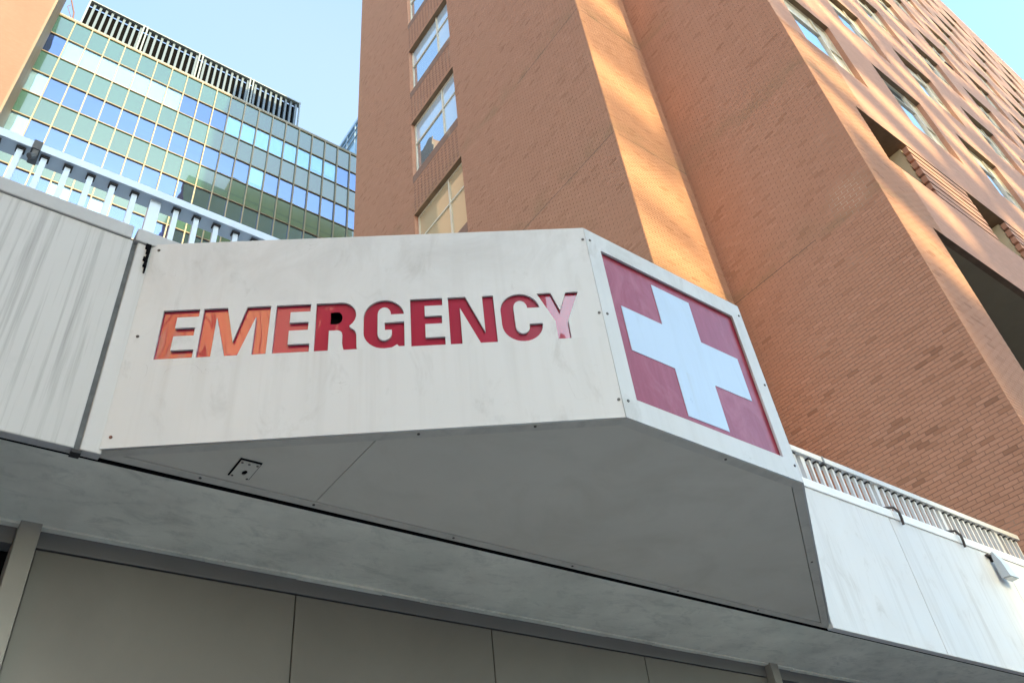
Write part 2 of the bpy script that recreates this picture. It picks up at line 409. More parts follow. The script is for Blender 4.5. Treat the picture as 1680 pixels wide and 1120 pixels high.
def brick_verts(a, axis, plane, sgn):
    """eight-vertex fronts of bricks: four on the wall plane, four proud of it. axis: 0 wall at x=plane, 1 wall at y=plane; sgn is the outward side"""
    u0 = a[:, 0] + JT / 2; u1 = a[:, 0] + a[:, 2] - JT / 2; z0 = a[:, 1] - BH / 2 + JT / 2; z1 = a[:, 1] + BH / 2 - JT / 2
    N = len(a); v = np.zeros((N, 8, 3))
    tl = (rng.random((N, 4)) - .5) * .0008
    jz = (rng.random(N) - .5) * .002
    other = 1 - axis
    for k, (uu, zz) in enumerate(((u0, z0), (u1, z0), (u1, z1), (u0, z1))):
        for q in (0, 1):
            v[:, k + 4 * q, other] = uu; v[:, k + 4 * q, 2] = zz + jz
            v[:, k + 4 * q, axis] = plane + sgn * (-.03 if q == 0 else (a[:, 4] + tl[:, k]))
    return v
BF = [(4, 5, 6, 7), (0, 1, 5, 4), (1, 2, 6, 5), (2, 3, 7, 6), (3, 0, 4, 7)]
def tones(N, lo=.0, hi=1.0):
    t = .45 + .12 * rng.standard_normal(N)
    dk = rng.random(N) < .03; t[dk] = .10 + rng.random(dk.sum()) * .16
    lt = rng.random(N) < .06; t[lt] = .72 + rng.random(lt.sum()) * .2
    return np.clip(t, lo, hi)
def brick_mesh(name, v, flip, mat):
    N = len(v); me = bpy.data.meshes.new(name)
    f = np.array(BF); f = f[:, ::-1] if flip else f
    faces = (np.arange(N)[:, None, None] * 8 + f[None]).reshape(-1, 4)
    me.vertices.add(N * 8); me.vertices.foreach_set('co', v.reshape(-1).astype(np.float32))
    me.loops.add(faces.size); me.loops.foreach_set('vertex_index', faces.reshape(-1).astype(np.int32))
    me.polygons.add(len(faces)); me.polygons.foreach_set('loop_start', np.arange(0, faces.size, 4, dtype=np.int32))
    me.polygons.foreach_set('use_smooth', np.zeros(len(faces), dtype=bool))
    me.update(calc_edges=True)
    at = me.attributes.new('tone', 'FLOAT', 'POINT'); at.data.foreach_set('value', np.repeat(tones(N), 8).astype(np.float32))
    me.materials.append(mat); return me

tower = empty('brick_tower', (X1, Y0, 0), 'tall orange-red brick hospital tower behind the canopy, with stacked windows and a deep corner recess', 'building')
CRACK = [(12.06, 12.13), (16.12, 16.18), (21.42, 21.49)]
def wall_plane(axis, plane, u0, u1, z0, z1, holes, depth, sgn, mats, name):
    """backing wall with openings and their reveals"""
    us = sorted({u0, u1, *[h[0] for h in holes], *[h[1] for h in holes]}); zs = sorted({z0, z1, *[h[2] for h in holes], *[h[3] for h in holes]})
    us = [u for u in us if u0 <= u <= u1]; zs = [z for z in zs if z0 <= z <= z1]
    mb = MB()
    P = (lambda u, o, z: (plane - sgn * o, u, z)) if axis == 0 else (lambda u, o, z: (u, plane - sgn * o, z))
    for zi in range(len(zs) - 1):
        run = None
        for ui in range(len(us) - 1):
            uc, zc = (us[ui] + us[ui + 1]) / 2, (zs[zi] + zs[zi + 1]) / 2
            hole = any(h[0] < uc < h[1] and h[2] < zc < h[3] for h in holes)
            if hole:
                if run is not None: mb.quad(P(run, 0, zs[zi]), P(us[ui], 0, zs[zi]), P(us[ui], 0, zs[zi + 1]), P(run, 0, zs[zi + 1])); run = None
            elif run is None: run = us[ui]
        if run is not None: mb.quad(P(run, 0, zs[zi]), P(us[-1], 0, zs[zi]), P(us[-1], 0, zs[zi + 1]), P(run, 0, zs[zi + 1]))
    for h in holes:
        dp = h[4] if len(h) > 4 else depth
        a, b_, c_, d_ = h[:4]
        mb.quad(P(a, 0, c_), P(a, 0, d_), P(a, dp, d_), P(a, dp, c_), 1); mb.quad(P(b_, 0, c_), P(b_, 0, d_), P(b_, dp, d_), P(b_, dp, c_), 1)
        mb.quad(P(a, 0, d_), P(b_, 0, d_), P(b_, dp, d_), P(a, dp, d_), 2 if len(mats) > 2 else 1); mb.quad(P(a, 0, c_), P(b_, 0, c_), P(b_, dp, c_), P(a, dp, c_), 1)
    return mb.build(name, mats, tower)
snap = lambda z: round(z / BH) * BH
# left face, x = X1, with its column of windows
LW = [(11.88, 14.55, snap(18.56 + 4.8 * k), snap(21.48 + 4.77 * k)) for k in range(-1, 7)]
MBR = [M['mortar'], M['brick_far'], M['opening_head']]
lw = wall_plane(0, X1, Y1, Y2, 0, ZT, LW, .26, -1, MBR, 'side_wall')
spandrels = [(11.9, 14.53, LW[k][3] + .14, LW[k + 1][2] - .42) for k in range(len(LW) - 1)]
a = brick_array(Y1 + .001, Y2, 8.5, 45, LW, (), .007, spandrels)
v = brick_verts(a, 0, X1, -1)
o = link('brickwork', brick_mesh('side_brickwork', v, True, M['brick']), lw); props(o, kind='stuff')
MB().quad((X1 - .004, Y1, 45), (X1 - .004, Y2, 45), (X1 - .004, Y2, ZT), (X1 - .004, Y1, ZT)).build('upper_brickwork', M['brick_far'], lw)
# bay face, y = Y1
bw_ = wall_plane(1, Y1, X1, X2, 0, ZT, [], .1, -1, [M['mortar'], M['mortar']], 'bay_wall')
a = brick_array(X1, X2, 8, 34, (), ())
o = link('brickwork', brick_mesh('bay_brickwork', brick_verts(a, 1, Y1, -1), False, M['brick']), bw_); props(o, kind='stuff')
# inner face, x = X2: the nearest bricks stand alone
iw = wall_plane(0, X2, Y0, Y1, 0, ZT, [], .1, -1, [M['mortar'], M['mortar']], 'inner_wall')
a = brick_array(Y0, Y1, 3.6, 30, (), ())
v = brick_verts(a, 0, X2, -1)
ctr = v[:, 4:, :].mean(1) - np.array(EYE)
zz = ctr @ np.array(FW); px = 840 + F_PX * (ctr @ np.array(RT)) / zz; py = 560 - F_PX * (ctr @ np.array(UP)) / zz
rail_y = 733 + (px - 1297) * .40
seen = (px > 1225) & (px < 1675) & (py < rail_y - 4) & (py > 0) & (px > 1205 + (py - 490) * .365 + 12) & (a[:, 2] > BW * .9)
rank = np.where(seen, -zz, -1e9); pick = np.argsort(rank)[-300:]
keep = np.ones(len(a), bool); keep[pick] = False
o = link('brickwork', brick_mesh('inner_brickwork', v[keep], True, M['brick']), iw); props(o, kind='stuff')
one = v[pick[0]] - v[pick[0]][:, :].mean(0)
bme = bpy.data.meshes.new('brick'); bme.from_pydata([tuple(p) for p in one], [], [tuple(q)[::-1] for q in BF]); bme.materials.append(M['brick_single']); bme.update()
for k in pick: link('brick', bme, iw, Vector(v[k].mean(0)))
for z_ in (snap(16.15), snap(21.45)):
    MB().box(X1 - .0095, X1, Y1 + .01, Y1 + (3.9 if z_ < 18 else 2.6), z_ - .006, z_ + .006).build('movement_joint', M['dark'], lw)
    MB().box(X1 + .12, X2 - .01, Y1 - .0068, Y1, z_ - .005, z_ + .005).build('movement_joint', M['dark'], bw_)
y_ = Y1 - .01
while y_ > 4.75:
    l_ = .15 + random.random() * .4
    MB().box(X2 - .0068, X2, y_ - l_, y_, snap(12.1) - .004 - random.random() * .003, snap(12.1) + .004).build('movement_joint', M['dark'], iw); y_ -= l_ + random.random() * .04
# street face, y = Y0
FX = lambda k: 12.45 + 4.28 * k
FH = [(FX(c_), FX(c_) + 2.38, snap(18.02 + 4.86 * r), snap(20.82 + 4.86 * r)) for r in range(9) for c_ in range(16)]
strip_h = (12.9, 84.0, snap(13.95), snap(15.76), 1.1); log_h = (12.92, 84.0, 4.6, snap(11.96), 3.2)
fw_ = wall_plane(1, Y0, X2, 84, 0, ZT, FH + [strip_h, log_h], .34, -1, [M['brick_far'], M['brick_far'], M['opening_head']], 'street_wall')
a = brick_array(X2, 13.3, 4, 18.0, [strip_h[:4], log_h[:4], (12.46, 14, 17.99, 19)], ())
o = link('brickwork', brick_mesh('street_brickwork', brick_verts(a, 1, Y0, -1), False, M['brick']), fw_); props(o, kind='stuff')
# other faces, roof
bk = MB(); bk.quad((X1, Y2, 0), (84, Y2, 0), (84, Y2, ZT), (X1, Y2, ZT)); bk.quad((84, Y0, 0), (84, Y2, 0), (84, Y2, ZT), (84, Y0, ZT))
bk.build('rear_wall', M['brick_back_sunlit'], tower)
MB().prism([(X1, Y1), (X2, Y1), (X2, Y0), (84, Y0), (84, Y2), (X1, Y2)], ZT, ZT + .3).build('roof', M['stone'], tower)
MB().box(13, 26, 9, Y2 - .05, ZT + .3, ZT + 2.4).build('roof_house', M['brick_back_sunlit'], tower)
rm = MB()
for k in range(38): rm.box(X2 + .4 + k * 1.9, X2 + .44 + k * 1.9, Y0 + .3, Y0 + .34, ZT + .3, ZT + 1.3)
rm.box(X2 + .4, 83, Y0 + .3, Y0 + .34, ZT + 1.3, ZT + 1.35); rm.build('roof_railing', M['alu'], tower)

# windows of the street face: frame is the part, its panels the sub-parts
def grid_frame(w_, h_, cols, rows, t, dep, axis):
    """frame bars in a w x h opening; cols/rows list inner bar centres"""
    mb = MB()
    def B(u0, u1, z0, z1, dd=0.0):
        if axis == 1: mb.box(u0, u1, -dd, dep, z0, z1)
        else: mb.box(-dd, dep, u0, u1, z0, z1)
    B(0, t, 0, h_); B(w_ - t, w_, 0, h_); B(t, w_ - t, 0, t); B(t, w_ - t, h_ - t, h_)
    for c_ in cols: B(c_ - t / 2, c_ + t / 2, t, h_ - t, .012)
    for a_, u0, u1 in rows: B(u0, u1, a_ - t / 2, a_ + t / 2, .006)
    return mb
WW, WH = 2.38, FH[0][3] - FH[0][2]
f_me = grid_frame(WW, WH, [1.72], [(WH * .70, .05, 1.695), (WH * .52, 1.745, WW - .05)], .05, .07, 1).mesh('window_frame', M['frame_cream'])
def pane_me(name, u0, u1, z0, z1, o_, mat, axis):
    mb = MB()
    if axis == 1: mb.box(u0, u1, o_, o_ + .012, z0, z1)
    else: mb.box(o_, o_ + .012, u0, u1, z0, z1)
    return mb.mesh(name, mat)
p_lo = pane_me('pane', .05, 1.695, .05, WH * .70 - .025, .035, M['tower_glass'], 1)
p_up = pane_me('transom_panel', .05, 1.695, WH * .70 + .025, WH - .05, .03, M['panel_cream'], 1)
p_s1 = pane_me('side_panel', 1.745, WW - .05, WH * .52 + .025, WH - .05, .03, M['panel_cream'], 1)
p_s2 = pane_me('side_pane', 1.745, WW - .05, .05, WH * .52 - .025, .03, M['panel_cream'], 1)
p_up_g = pane_me('transom_pane', .05, 1.695, WH * .70 + .025, WH - .05, .03, M['tower_glass'], 1)
for i, h in enumerate(FH):
    if h[0] > 76: continue
    wn = link('window', f_me, tower, (h[0], Y0 + .12, h[2]))
    for nm, me in (('pane', p_lo), ('transom_panel', p_up if random.random() < .8 else p_up_g), ('side_panel', p_s1), ('side_pane', p_s2)):
        c_ = link(nm, me); c_.parent = wn
# louvred strip: slats between deep openings, back wall and partitions
st = MB().box(12.92, 84, Y0 + 1.0, Y0 + 1.09, strip_h[2] + .01, strip_h[3] - .01).build('recess_wall', M['olive'], tower)
sl = MB().box(0, 2.46, 0, .12, 0, .175).mesh('slat', M['brick_far'])
for k in range(16):
    xa = 14.72 + 4.28 * k
    lv = MB().box(xa + .02, xa + .10, Y0 + .14, Y0 + .99, strip_h[2] + .02, strip_h[3] - .02).build('louvre', M['beige'], tower)
    MB().box(xa + 2.34, xa + 2.42, Y0 + .14, Y0 + .99, strip_h[2] + .02, strip_h[3] - .02).build('partition', M['beige'], lv)
    for q in range(7):
        link('slat', sl, lv, (xa, Y0 - .002 + .004 * (q % 2), strip_h[2] + .06 + q * .25))
lg = MB().quad((12.93, Y0 + .12, log_h[3] - .012), (84, Y0 + .12, log_h[3] - .012), (84, Y0 + 3.18, log_h[3] - .012), (12.93, Y0 + 3.18, log_h[3] - .012)).build('loggia_ceiling', M['olive'], tower)
MB().box(12.93, 84, Y0 + 3.0, Y0 + 3.17, 4.6, log_h[3] - .02).build('loggia_wall', M['black'], tower)
# a window-type cooler hanging out of a high street window
ac = MB().box(0, .5, -.22, .1, 0, .3).box(.04, .46, -.235, -.22, .04, .26, 1).build('air_conditioner', [M['dark'], M['black']], None, .01, (FX(4) + .6, Y0 + .2, FH[4 + 16 * 3][2] + .06))
props(ac, 'dark box air conditioner sticking out of a high window on the brick street face', 'air conditioner')

# windows of the side face
sw, sh = LW[0][1] - LW[0][0], LW[1][3] - LW[1][2]
s_me = grid_frame(sw, sh, [.92], [(sh * .62, .05, .895), (sh * .62, .945, sw - .05)], .055, .07, 0).mesh('side_window_frame', M['frame_cream'])
def spane(name, u0, u1, z0, z1, mat): return pane_me(name, u0, u1, z0, z1, .03, mat, 0)
parts = {}
for key, mat in (('pane', M['tower_glass']), ('tan', M['blind_tan']), ('pale', M['panel_cream'])):
    parts[key] = [spane('pane', .055, .89, .055, sh * .62 - .03, mat), spane('pane', .055, .89, sh * .62 + .03, sh - .055, mat),
                  spane('pane', .95, sw - .055, .055, sh * .62 - .03, mat), spane('pane', .95, sw - .055, sh * .62 + .03, sh - .055, mat)]
M['pane_pale'] = glass('pane_pale', (.92, .97, 1.0), (.52, .60, .66), .3, .02, False)  # pale blue put into the panes for the sky they reflect
M['pane_tan'] = glass('pane_tan', (.85, .85, .8), (.55, .42, .26), .22, .03, False)  # tan put into the lowest panes for the building they mirror
for k, h in enumerate(LW):
    if k == 0: continue
    wn = link('window', s_me, tower, (X1 + .14, h[0], h[2]))
    mats = [M['pane_tan']] * 4 if k == 1 else [M['pane_pale'], M['pane_pale'], M['tower_glass'], M['pane_pale']]
    for q, me in enumerate(parts['pane']):
        me2 = me.copy(); me2.materials.clear(); me2.materials.append(mats[q]); c_ = link('pane', me2); c_.parent = wn
    sb = MB().box(X1 - .012, X1 + .2, h[0] + .005, h[1] - .005, h[2] - .37, h[2] + .012).build('sill', M['mortar'], wn)

# ------------------------------------------------------------------ podium: slab, fascia, coping, wall under it
pod = empty('entrance_podium', (0, D, 0), 'low white-panelled podium front with concrete soffit and dim metal wall under the emergency sign', 'building')
ZB = 3.702
def fascia(x0, x1, mat, name='fascia_panel'):
    return MB().box(x0, x1, D, D + .055, ZB, 5.0).build(name, mat, pod, .006)
fascia(-9, -1.62, M['fascia_dirty']); fascia(-1.60, .398, M['fascia_dirty']); fascia(.422, .51, M['fascia_strip'])
fascia(5.72, 7.312, M['fascia_clean']); fascia(7.318, 9.42, M['fascia_clean']); fascia(9.426, X2 - .01, M['fascia_clean'])
MB().box(.398, .422, D + .02, D + .06, ZB - .01, 5.0).build('joint_strip', M['joint_grey'], pod)
MB().box(.392, .432, D + .003, D + .05, ZB - .018, ZB - .002).build('joint_foot', M['dark'], pod)
MB().box(-9, X2 - .01, D + .075, D + .3, ZB + .03, 5.0).build('core_wall', M['dark'], pod)
for x0, x1, mt in ((-9, .385, 'coping_left'), (.405, 1.6, 'coping_left'), (3.6, 7.4, 'coping_right'), (7.404, X2 - .01, 'coping_right')):
    MB().box(x0, x1, D - .012, D + .5, 5.002, 5.095).build('coping', M[mt], pod, .008)
MB().box(-9, X2 - .01, D + .5, 14, 4.9, 5.05).build('terrace_deck', M['concrete'], pod)
MB().box(-9, X2 - .01, D + .086, 4.5, 3.712, 3.78).build('slab', M['concrete'], pod, .004)
MB().box(-9, X2 - .01, D + .079, D + .0855, 3.714, 3.76).build('slab_joint', M['black'], pod)
# ragged paint line where the wall header meets the slab
mb = MB(); x = -2.0
while x < X2 - .3:
    l_ = .08 + random.random() * .5
    mb.box(x, x + l_, 4.168 - random.random() * .014, 4.2, 3.704 - random.random() * .006, 3.7135); x += l_ + .002
mb.build('sealant_line', M['concrete'], pod)
MB().box(.452, 5.857, 4.2, 4.3, 3.617, 3.715).build('header', M['header'], pod, .004)
xs = [.452, 1.790, 3.132, 4.486, 5.857]
for k in range(4): MB().box(xs[k] + .004, xs[k + 1] - .004, 4.205, 4.3, .15, 3.609).build('wall_panel', M['wall_panel'], pod, .003)
for x0 in (.352, 5.861): MB().box(x0, x0 + .096, 4.14, 4.3, .15, 3.715).build('door_post', M['post_paint'], pod, .005)
MB().box(-6, .35, 4.2, 4.3, 3.617, 3.715).build('header', M['header'], pod, .004)
MB().box(5.96, X2 - .02, 4.2, 4.3, 3.617, 3.715).build('header', M['header'], pod, .004)
MB().box(-9, X2 - .02, 4.31, 4.4, .15, 3.70).build('dark_backing', M['black'], pod)  # black sheet stands in for the darkness inside the openings

# ------------------------------------------------------------------ the sign: a three-sided box hung on the fascia
A0, A1, A2, A3 = (.493, 3.40), (2.436, 2.098), (3.735, 2.098), (5.70, 3.40)
SZ0, SZ1 = 3.724, 5.02
sign = empty('emergency_sign', (A1[0], D, SZ0), 'white three-sided canopy sign with red cut-out EMERGENCY lettering and white cross on red', 'sign')
tx, ty = A1[0] - A0[0], A1[1] - A0[1]; SL = math.hypot(tx, ty); T = Vector((tx / SL, ty / SL, 0)); NN = Vector((T.y, -T.x, 0))
def on_face(u, z, off=0.0): return Vector((A0[0], A0[1], 0)) + T * u + NN * off + Vector((0, 0, z))
B0, CP = 4.216, 4.531
def arc(cx, cz, rx, rz, a0, a1, n_=10):
    return [(cx + rx * math.cos(math.radians(a0 + (a1 - a0) * k / n_)), cz + rz * math.sin(math.radians(a0 + (a1 - a0) * k / n_))) for k in range(n_ + 1)]
def letter_E(x, wt, wm, wb):
    return [[(x, B0), (x + wb, B0), (x + wb, B0 + .052), (x + .072, B0 + .052), (x + .072, 4.357), (x + wm, 4.357), (x + wm, 4.410), (x + .072, 4.410), (x + .072, 4.480), (x + wt, 4.480), (x + wt, CP), (x, CP)]]
def letter_M(x):
    return [[(x, B0), (x + .069, B0), (x + .069, 4.47), (x + .133, B0), (x + .194, B0), (x + .260, 4.46), (x + .260, B0), (x + .328, B0), (x + .328, CP), (x + .211, CP), (x + .164, 4.302), (x + .115, CP), (x, CP)]]
def letter_R(x):
    o = [(x, B0), (x + .069, B0), (x + .069, 4.344)] + [(x + .105, 4.344)] + arc(x + .105, 4.319, .029, .025, 90, 0, 5)
    o += [(x + .134, 4.27), (x + .139, 4.235), (x + .144, B0), (x + .212, B0), (x + .206, 4.228), (x + .204, 4.30)] + arc(x + .160, 4.31, .043, .05, 0, 70, 5)
    o += arc(x + .125, 4.443, .075, .088, -55, 90, 9) + [(x, CP)]
    return [o, [(x + .072, 4.398), (x + .105, 4.398)] + arc(x + .105, 4.4385, .026, .0405, -90, 90, 8)[1:] + [(x + .072, 4.479)]]
def letter_G(x):
    o = arc(x + .103, 4.373, .103, .162, 0 + 22, 90, 6)[::1]
    o = [(x + .203, 4.433)] + arc(x + .103, 4.42, .100, .113, 8, 90, 7) + arc(x + .103, 4.42, .103, .113, 90, 180, 8)[1:] + arc(x + .103, 4.325, .103, .113, 180, 270, 8) + [(x + .140, 4.216), (x + .166, 4.234), (x + .174, 4.221), (x + .202, 4.221), (x + .202, 4.381), (x + .105, 4.381), (x + .105, 4.331), (x + .140, 4.331)]
    o += [(x + .140, 4.305)] + arc(x + .103, 4.31, .036, .046, -10, -90, 5) + arc(x + .103, 4.31, .033, .046, -90, -180, 5)[1:] + arc(x + .103, 4.436, .033, .047, 180, 90, 5) + arc(x + .103, 4.436, .033, .047, 90, 5, 5)[1:] + [(x + .136, 4.433)]
    return [o]
def letter_N(x):
    return [[(x, B0), (x + .058, B0), (x + .058, 4.455), (x + .148, B0), (x + .233, B0), (x + .233, CP), (x + .176, CP), (x + .176, 4.285), (x + .089, CP), (x, CP)]]
def letter_C(x):
    o = [(x + .203, 4.433)] + arc(x + .103, 4.42, .100, .113, 8, 90, 7) + arc(x + .103, 4.42, .103, .113, 90, 180, 8)[1:] + arc(x + .103, 4.325, .103, .113, 180, 270, 8) + arc(x + .103, 4.325, .103, .113, 270, 360, 8)[1:]
    o += [(x + .138, 4.325)] + arc(x + .103, 4.31, .035, .046, 0, -90, 5) + arc(x + .103, 4.31, .035, .046, -90, -180, 5)[1:] + arc(x + .103, 4.436, .035, .048, 180, 90, 5) + arc(x + .103, 4.436, .035, .048, 90, 0, 5)[1:] + [(x + .137, 4.433)]
    return [o]
def letter_Y(x):
    return [[(x + .074, B0), (x + .141, B0), (x + .141, 4.338), (x + .219, CP), (x + .153, CP), (x + .108, 4.405), (x + .074, CP), (x, CP), (x + .074, 4.336)]]
LETTERS = [letter_E(.142, .176, .168, .180), letter_M(.338), letter_E(.694, .170, .164, .176), letter_R(.892), letter_G(1.129), letter_E(1.363, .163, .157, .168), letter_N(1.556), letter_C(1.819), letter_Y(2.016)]
def fill_mesh(name, loops, half):
    """flat outline with holes, filled and thickened, in (u, z) coordinates"""
    cu = bpy.data.curves.new(name, 'CURVE'); cu.dimensions = '2D'; cu.fill_mode = 'BOTH'; cu.extrude = half
    for lp in loops:
        s = cu.splines.new('POLY'); s.points.add(len(lp) - 1); s.use_cyclic_u = True
        for p, q in zip(s.points, lp): p.co = (q[0], q[1], 0, 1)
    o = bpy.data.objects.new(name, cu); me = bpy.data.meshes.new_from_object(o); bpy.data.objects.remove(o); bpy.data.curves.remove(cu)
    me.name = name; return me
def place_on_face(me, off):
    """(u, z, n) -> world on the lettered face"""
    for vt in me.vertices:
        u, z, n_ = vt.co; vt.co = on_face(u, z, off + n_)
    me.update(); return me
TH = .011
panel = fill_mesh('lettered_panel', [[(.004, SZ0), (SL - .002, SZ0), (SL - .002, SZ1), (.004, SZ1)]] + [l_[0] for l_ in LETTERS], TH / 2)
panel.materials.append(M['sign_white']); lp = link('lettered_panel', place_on_face(panel, -TH / 2), sign)
for l_ in LETTERS:
    us = [p[0] for p in l_[0]]; u0, u1 = min(us) - .012, max(us) + .012
    loops = [[(u0, B0 - .014), (u1, B0 - .014), (u1, CP + .014), (u0, CP + .014)]]
    if len(l_) > 1: loops.append(l_[1])
    me = fill_mesh('letter', loops, .002); me.materials.append(M['acrylic'])
    link('letter', place_on_face(me, -TH - .006), sign)
MB().prism([tuple(on_face(.02, 0, -.06).xy), tuple(on_face(SL - .03, 0, -.06).xy), tuple(on_face(SL - .05, 0, -.08).xy), tuple(on_face(.04, 0, -.08).xy)], 3.80, 4.95).build('backing_board', M['black'], sign)
# cross side
def ring(x0, x1, z0, z1, a0, a1, c0, c1): return [[(x0, z0), (x1, z0), (x1, z1), (x0, z1)], [(a0, c0), (a1, c0), (a1, c1), (a0, c1)]]
fr = fill_mesh('cross_frame', ring(A1[0] + .001, A2[0], SZ0, SZ1, 2.538, 3.631, 3.857, 4.891), .007)
for vt in fr.vertices: vt.co = (vt.co.x, A1[1] + .007 + vt.co.z, vt.co.y)
fr.materials.append(M['sign_white']); link('cross_frame', fr, sign)
rf = MB().box(2.50, 3.66, A1[1] + .018, A1[1] + .024, 3.82, 4.93).build('red_field', M['cross_red'], sign)
cx, cz, aw, al, ah = 3.080, 4.366, .155, .465, .463
cross = [(cx - aw, cz - ah), (cx + aw, cz - ah), (cx + aw, cz - aw), (cx + al, cz - aw), (cx + al, cz + aw), (cx + aw, cz + aw), (cx + aw, cz + ah), (cx - aw, cz + ah), (cx - aw, cz + aw), (cx - al, cz + aw), (cx - al, cz - aw), (cx - aw, cz - aw)]
MB().prism(cross, A1[1] + .0155, A1[1] + .0178, 0, 1).build('cross', M['cross'], rf)
# hidden right side, top and the inside
mb = MB(); mb.prism([(A2[0] + .002, A2[1]), A3, (A3[0] - .02, A3[1]), (A2[0] + .002, A2[1] + .014)], SZ0, SZ1); mb.build('return_panel', M['sign_white'], sign)
MB().prism([(A0[0] + .02, A0[1] - .004), (A1[0] + .01, A1[1] + .02), (A2[0] - .01, A2[1] + .02), (A3[0] - .04, A3[1] - .004)], SZ1 - .02, SZ1 - .006).build('top_cover', M['sign_white'], sign)
def inset(poly, d):
    n_ = len(poly); out = []
    for i in range(n_):
        p0, p1, p2 = Vector(poly[i - 1]), Vector(poly[i]), Vector(poly[(i + 1) % n_])
        e1, e2 = (p1 - p0).normalized(), (p2 - p1).normalized()
        n1, n2 = Vector((-e1.y, e1.x)), Vector((-e2.y, e2.x))
        bis = (n1 + n2); out.append(tuple(p1 + bis * (d / (1 + n1.dot(n2)))))
    return out
SP = [A0, A1, A2, (A3[0], A3[1])]
SPB = [(A0[0] - .1, D + .073), A1, A2, (A3[0] + .1, D + .073)]
outer = inset(SPB, .010); mid = inset(SPB, .062); inn = inset(SPB, .0655)
seam = 1.519
mb = MB()
for i in range(4):
    j = (i + 1) % 4
    mb.prism([outer[i], outer[j], mid[j], mid[i]], 3.722, 3.75)
mb.build('soffit_trim', M['trim'], sign)
def clip(poly, x, keep_left):
    out = []
    for i in range(len(poly)):
        p, q = poly[i], poly[(i + 1) % len(poly)]
        inp = (p[0] <= x) == keep_left; inq = (q[0] <= x) == keep_left
        if inp: out.append(p)
        if inp != inq:
            t_ = (x - p[0]) / (q[0] - p[0]); out.append((x, p[1] + t_ * (q[1] - p[1])))
    return out
MB().prism(clip(inn, seam - .002, True), 3.727, 3.748).build('soffit_panel', M['soffit'], sign)
MB().prism(clip(inn, seam + .002, False), 3.7275, 3.7485).build('soffit_panel', M['soffit'], sign)
MB().prism(inset(SP, .02), 3.76, 3.77).build('soffit_backing', M['black'], sign)
# cover plate with a hole, on the soffit
pl = fill_mesh('cover_plate', [[(1.057, 3.205), (1.147, 3.205), (1.147, 3.352), (1.057, 3.352)], arc(1.108, 3.297, .012, .022, 0, 340, 11)], .002)
for vt in pl.vertices: vt.co = (vt.co.x, vt.co.y, 3.7195 + vt.co.z)
pl.materials.append(M['soffit'])
cpl = link('cover_plate', pl, sign)
MB().box(1.050, 1.152, 3.196, 3.356, 3.7225, 3.7265).build('plate_gasket', M['black'], cpl)
for px_, py_ in ((1.066, 3.218), (1.138, 3.218), (1.10, 3.220), (1.066, 3.34), (1.138, 3.342)):
    MB().tube([(px_, py_, 3.7155), (px_, py_, 3.7185)], .006, 8).build('screw', M['bolt'], cpl)
for px_, py_ in ((1.66, 2.655), (1.52, 3.432), (.95, 3.432), (2.35, 3.432), (3.2, 3.432), (4.1, 3.432), (4.9, 3.432), (4.62, 2.735), (3.15, 2.132), (2.1, 2.355)):
    MB().tube([(px_, py_, 3.718), (px_, py_, 3.7225)], .007, 8).build('screw', M['bolt'], sign)
# bolts
bolt = MB().tube([(0, 0, 0), (0, 0, .005)], .0078, 10).mesh('bolt', M['bolt']); bolt_r = bolt.copy(); bolt_r.materials.clear(); bolt_r.materials.append(M['rust'])
qn = NN.to_track_quat('Z', 'Y').to_euler(); q2 = Vector((0, -1, 0)).to_track_quat('Z', 'Y').to_euler()
for k, (u, z) in enumerate([(.042, 4.972), (.045, 4.367), (.04, 3.782), (2.322, 4.924), (2.322, 4.375), (2.322, 3.825)]):
    o = link('bolt', bolt_r if k == 2 else bolt, None, on_face(u, z, -.001)); o.rotation_euler = qn; o.parent = sign; o.matrix_parent_inverse = sign.matrix_basis.inverted()
for u, z in [(2.468, 4.934), (2.471, 4.383), (2.474, 3.829), (3.706, 4.924), (3.708, 4.375), (3.71, 3.823)]:
    o = link('bolt', bolt, None, (u, A1[1] + .001, z)); o.rotation_euler = q2; o.parent = sign; o.matrix_parent_inverse = sign.matrix_basis.inverted()
# broken sealant at the sign's upper left edge
mb = MB(); z = 4.80
while z < 5.0:
    h_ = .01 + random.random() * .03; wd = .006 + random.random() * .02
    mb.box(.487 - wd, .489, D - .008 - random.random() * .012, D + .0, z, z + h_); z += h_
mb.build('sealant', M['black'], sign)

# ------------------------------------------------------------------ railings
RY = 3.70
bal = MB().box(-.0155, .0155, 0, .03, 0, .60).mesh('baluster', M['alu']); bal2 = bal.copy(); bal2.materials.clear(); bal2.materials.append(M['alu_white'])
cap_ = MB().box(-.024, .024, -.008, .036, .585, .604).mesh('socket', M['dark'])
post = MB().box(-.031, .031, 0, .062, 0, .60).mesh('post', M['alu']); post2 = post.copy(); post2.materials.clear(); post2.materials.append(M['alu_white'])
def railing(x0, x1, label, mat, bm_, pm_, first_post):
    r = empty('railing', ((x0 + x1) / 2, RY, 5.05), label, 'railing')
    MB().box(x0, x1, RY - .03, RY + .085, 5.69, 5.752).build('top_rail', mat, r, .004)
    k = 0; x = first_post - 1.245 * 8
    while x < x1:
        for q in range(10):
            xx = x + q * .1245
            if xx < x0 + .02 or xx > x1 - .02: continue
            o = link('post' if q == 0 else 'baluster', pm_ if q == 0 else bm_, r, (xx, RY, 5.09))
            if q: c_ = link('socket', cap_); c_.parent = o
        x += 1.245
    return r
r1 = railing(-3.2, 3.3, 'pale aluminium terrace railing on the grey streaked coping, in front of the green glass building', M['alu'], bal, post, .495)
r2 = railing(4.4, 11.02, 'white railing of close square balusters on the bright coping below the brick wall', M['alu_white'], bal2, post2, 6.725)
MB().box(7.04, 7.07, RY - .034, RY + .089, 5.686, 5.756).build('rail_joint', M['header'], r2)
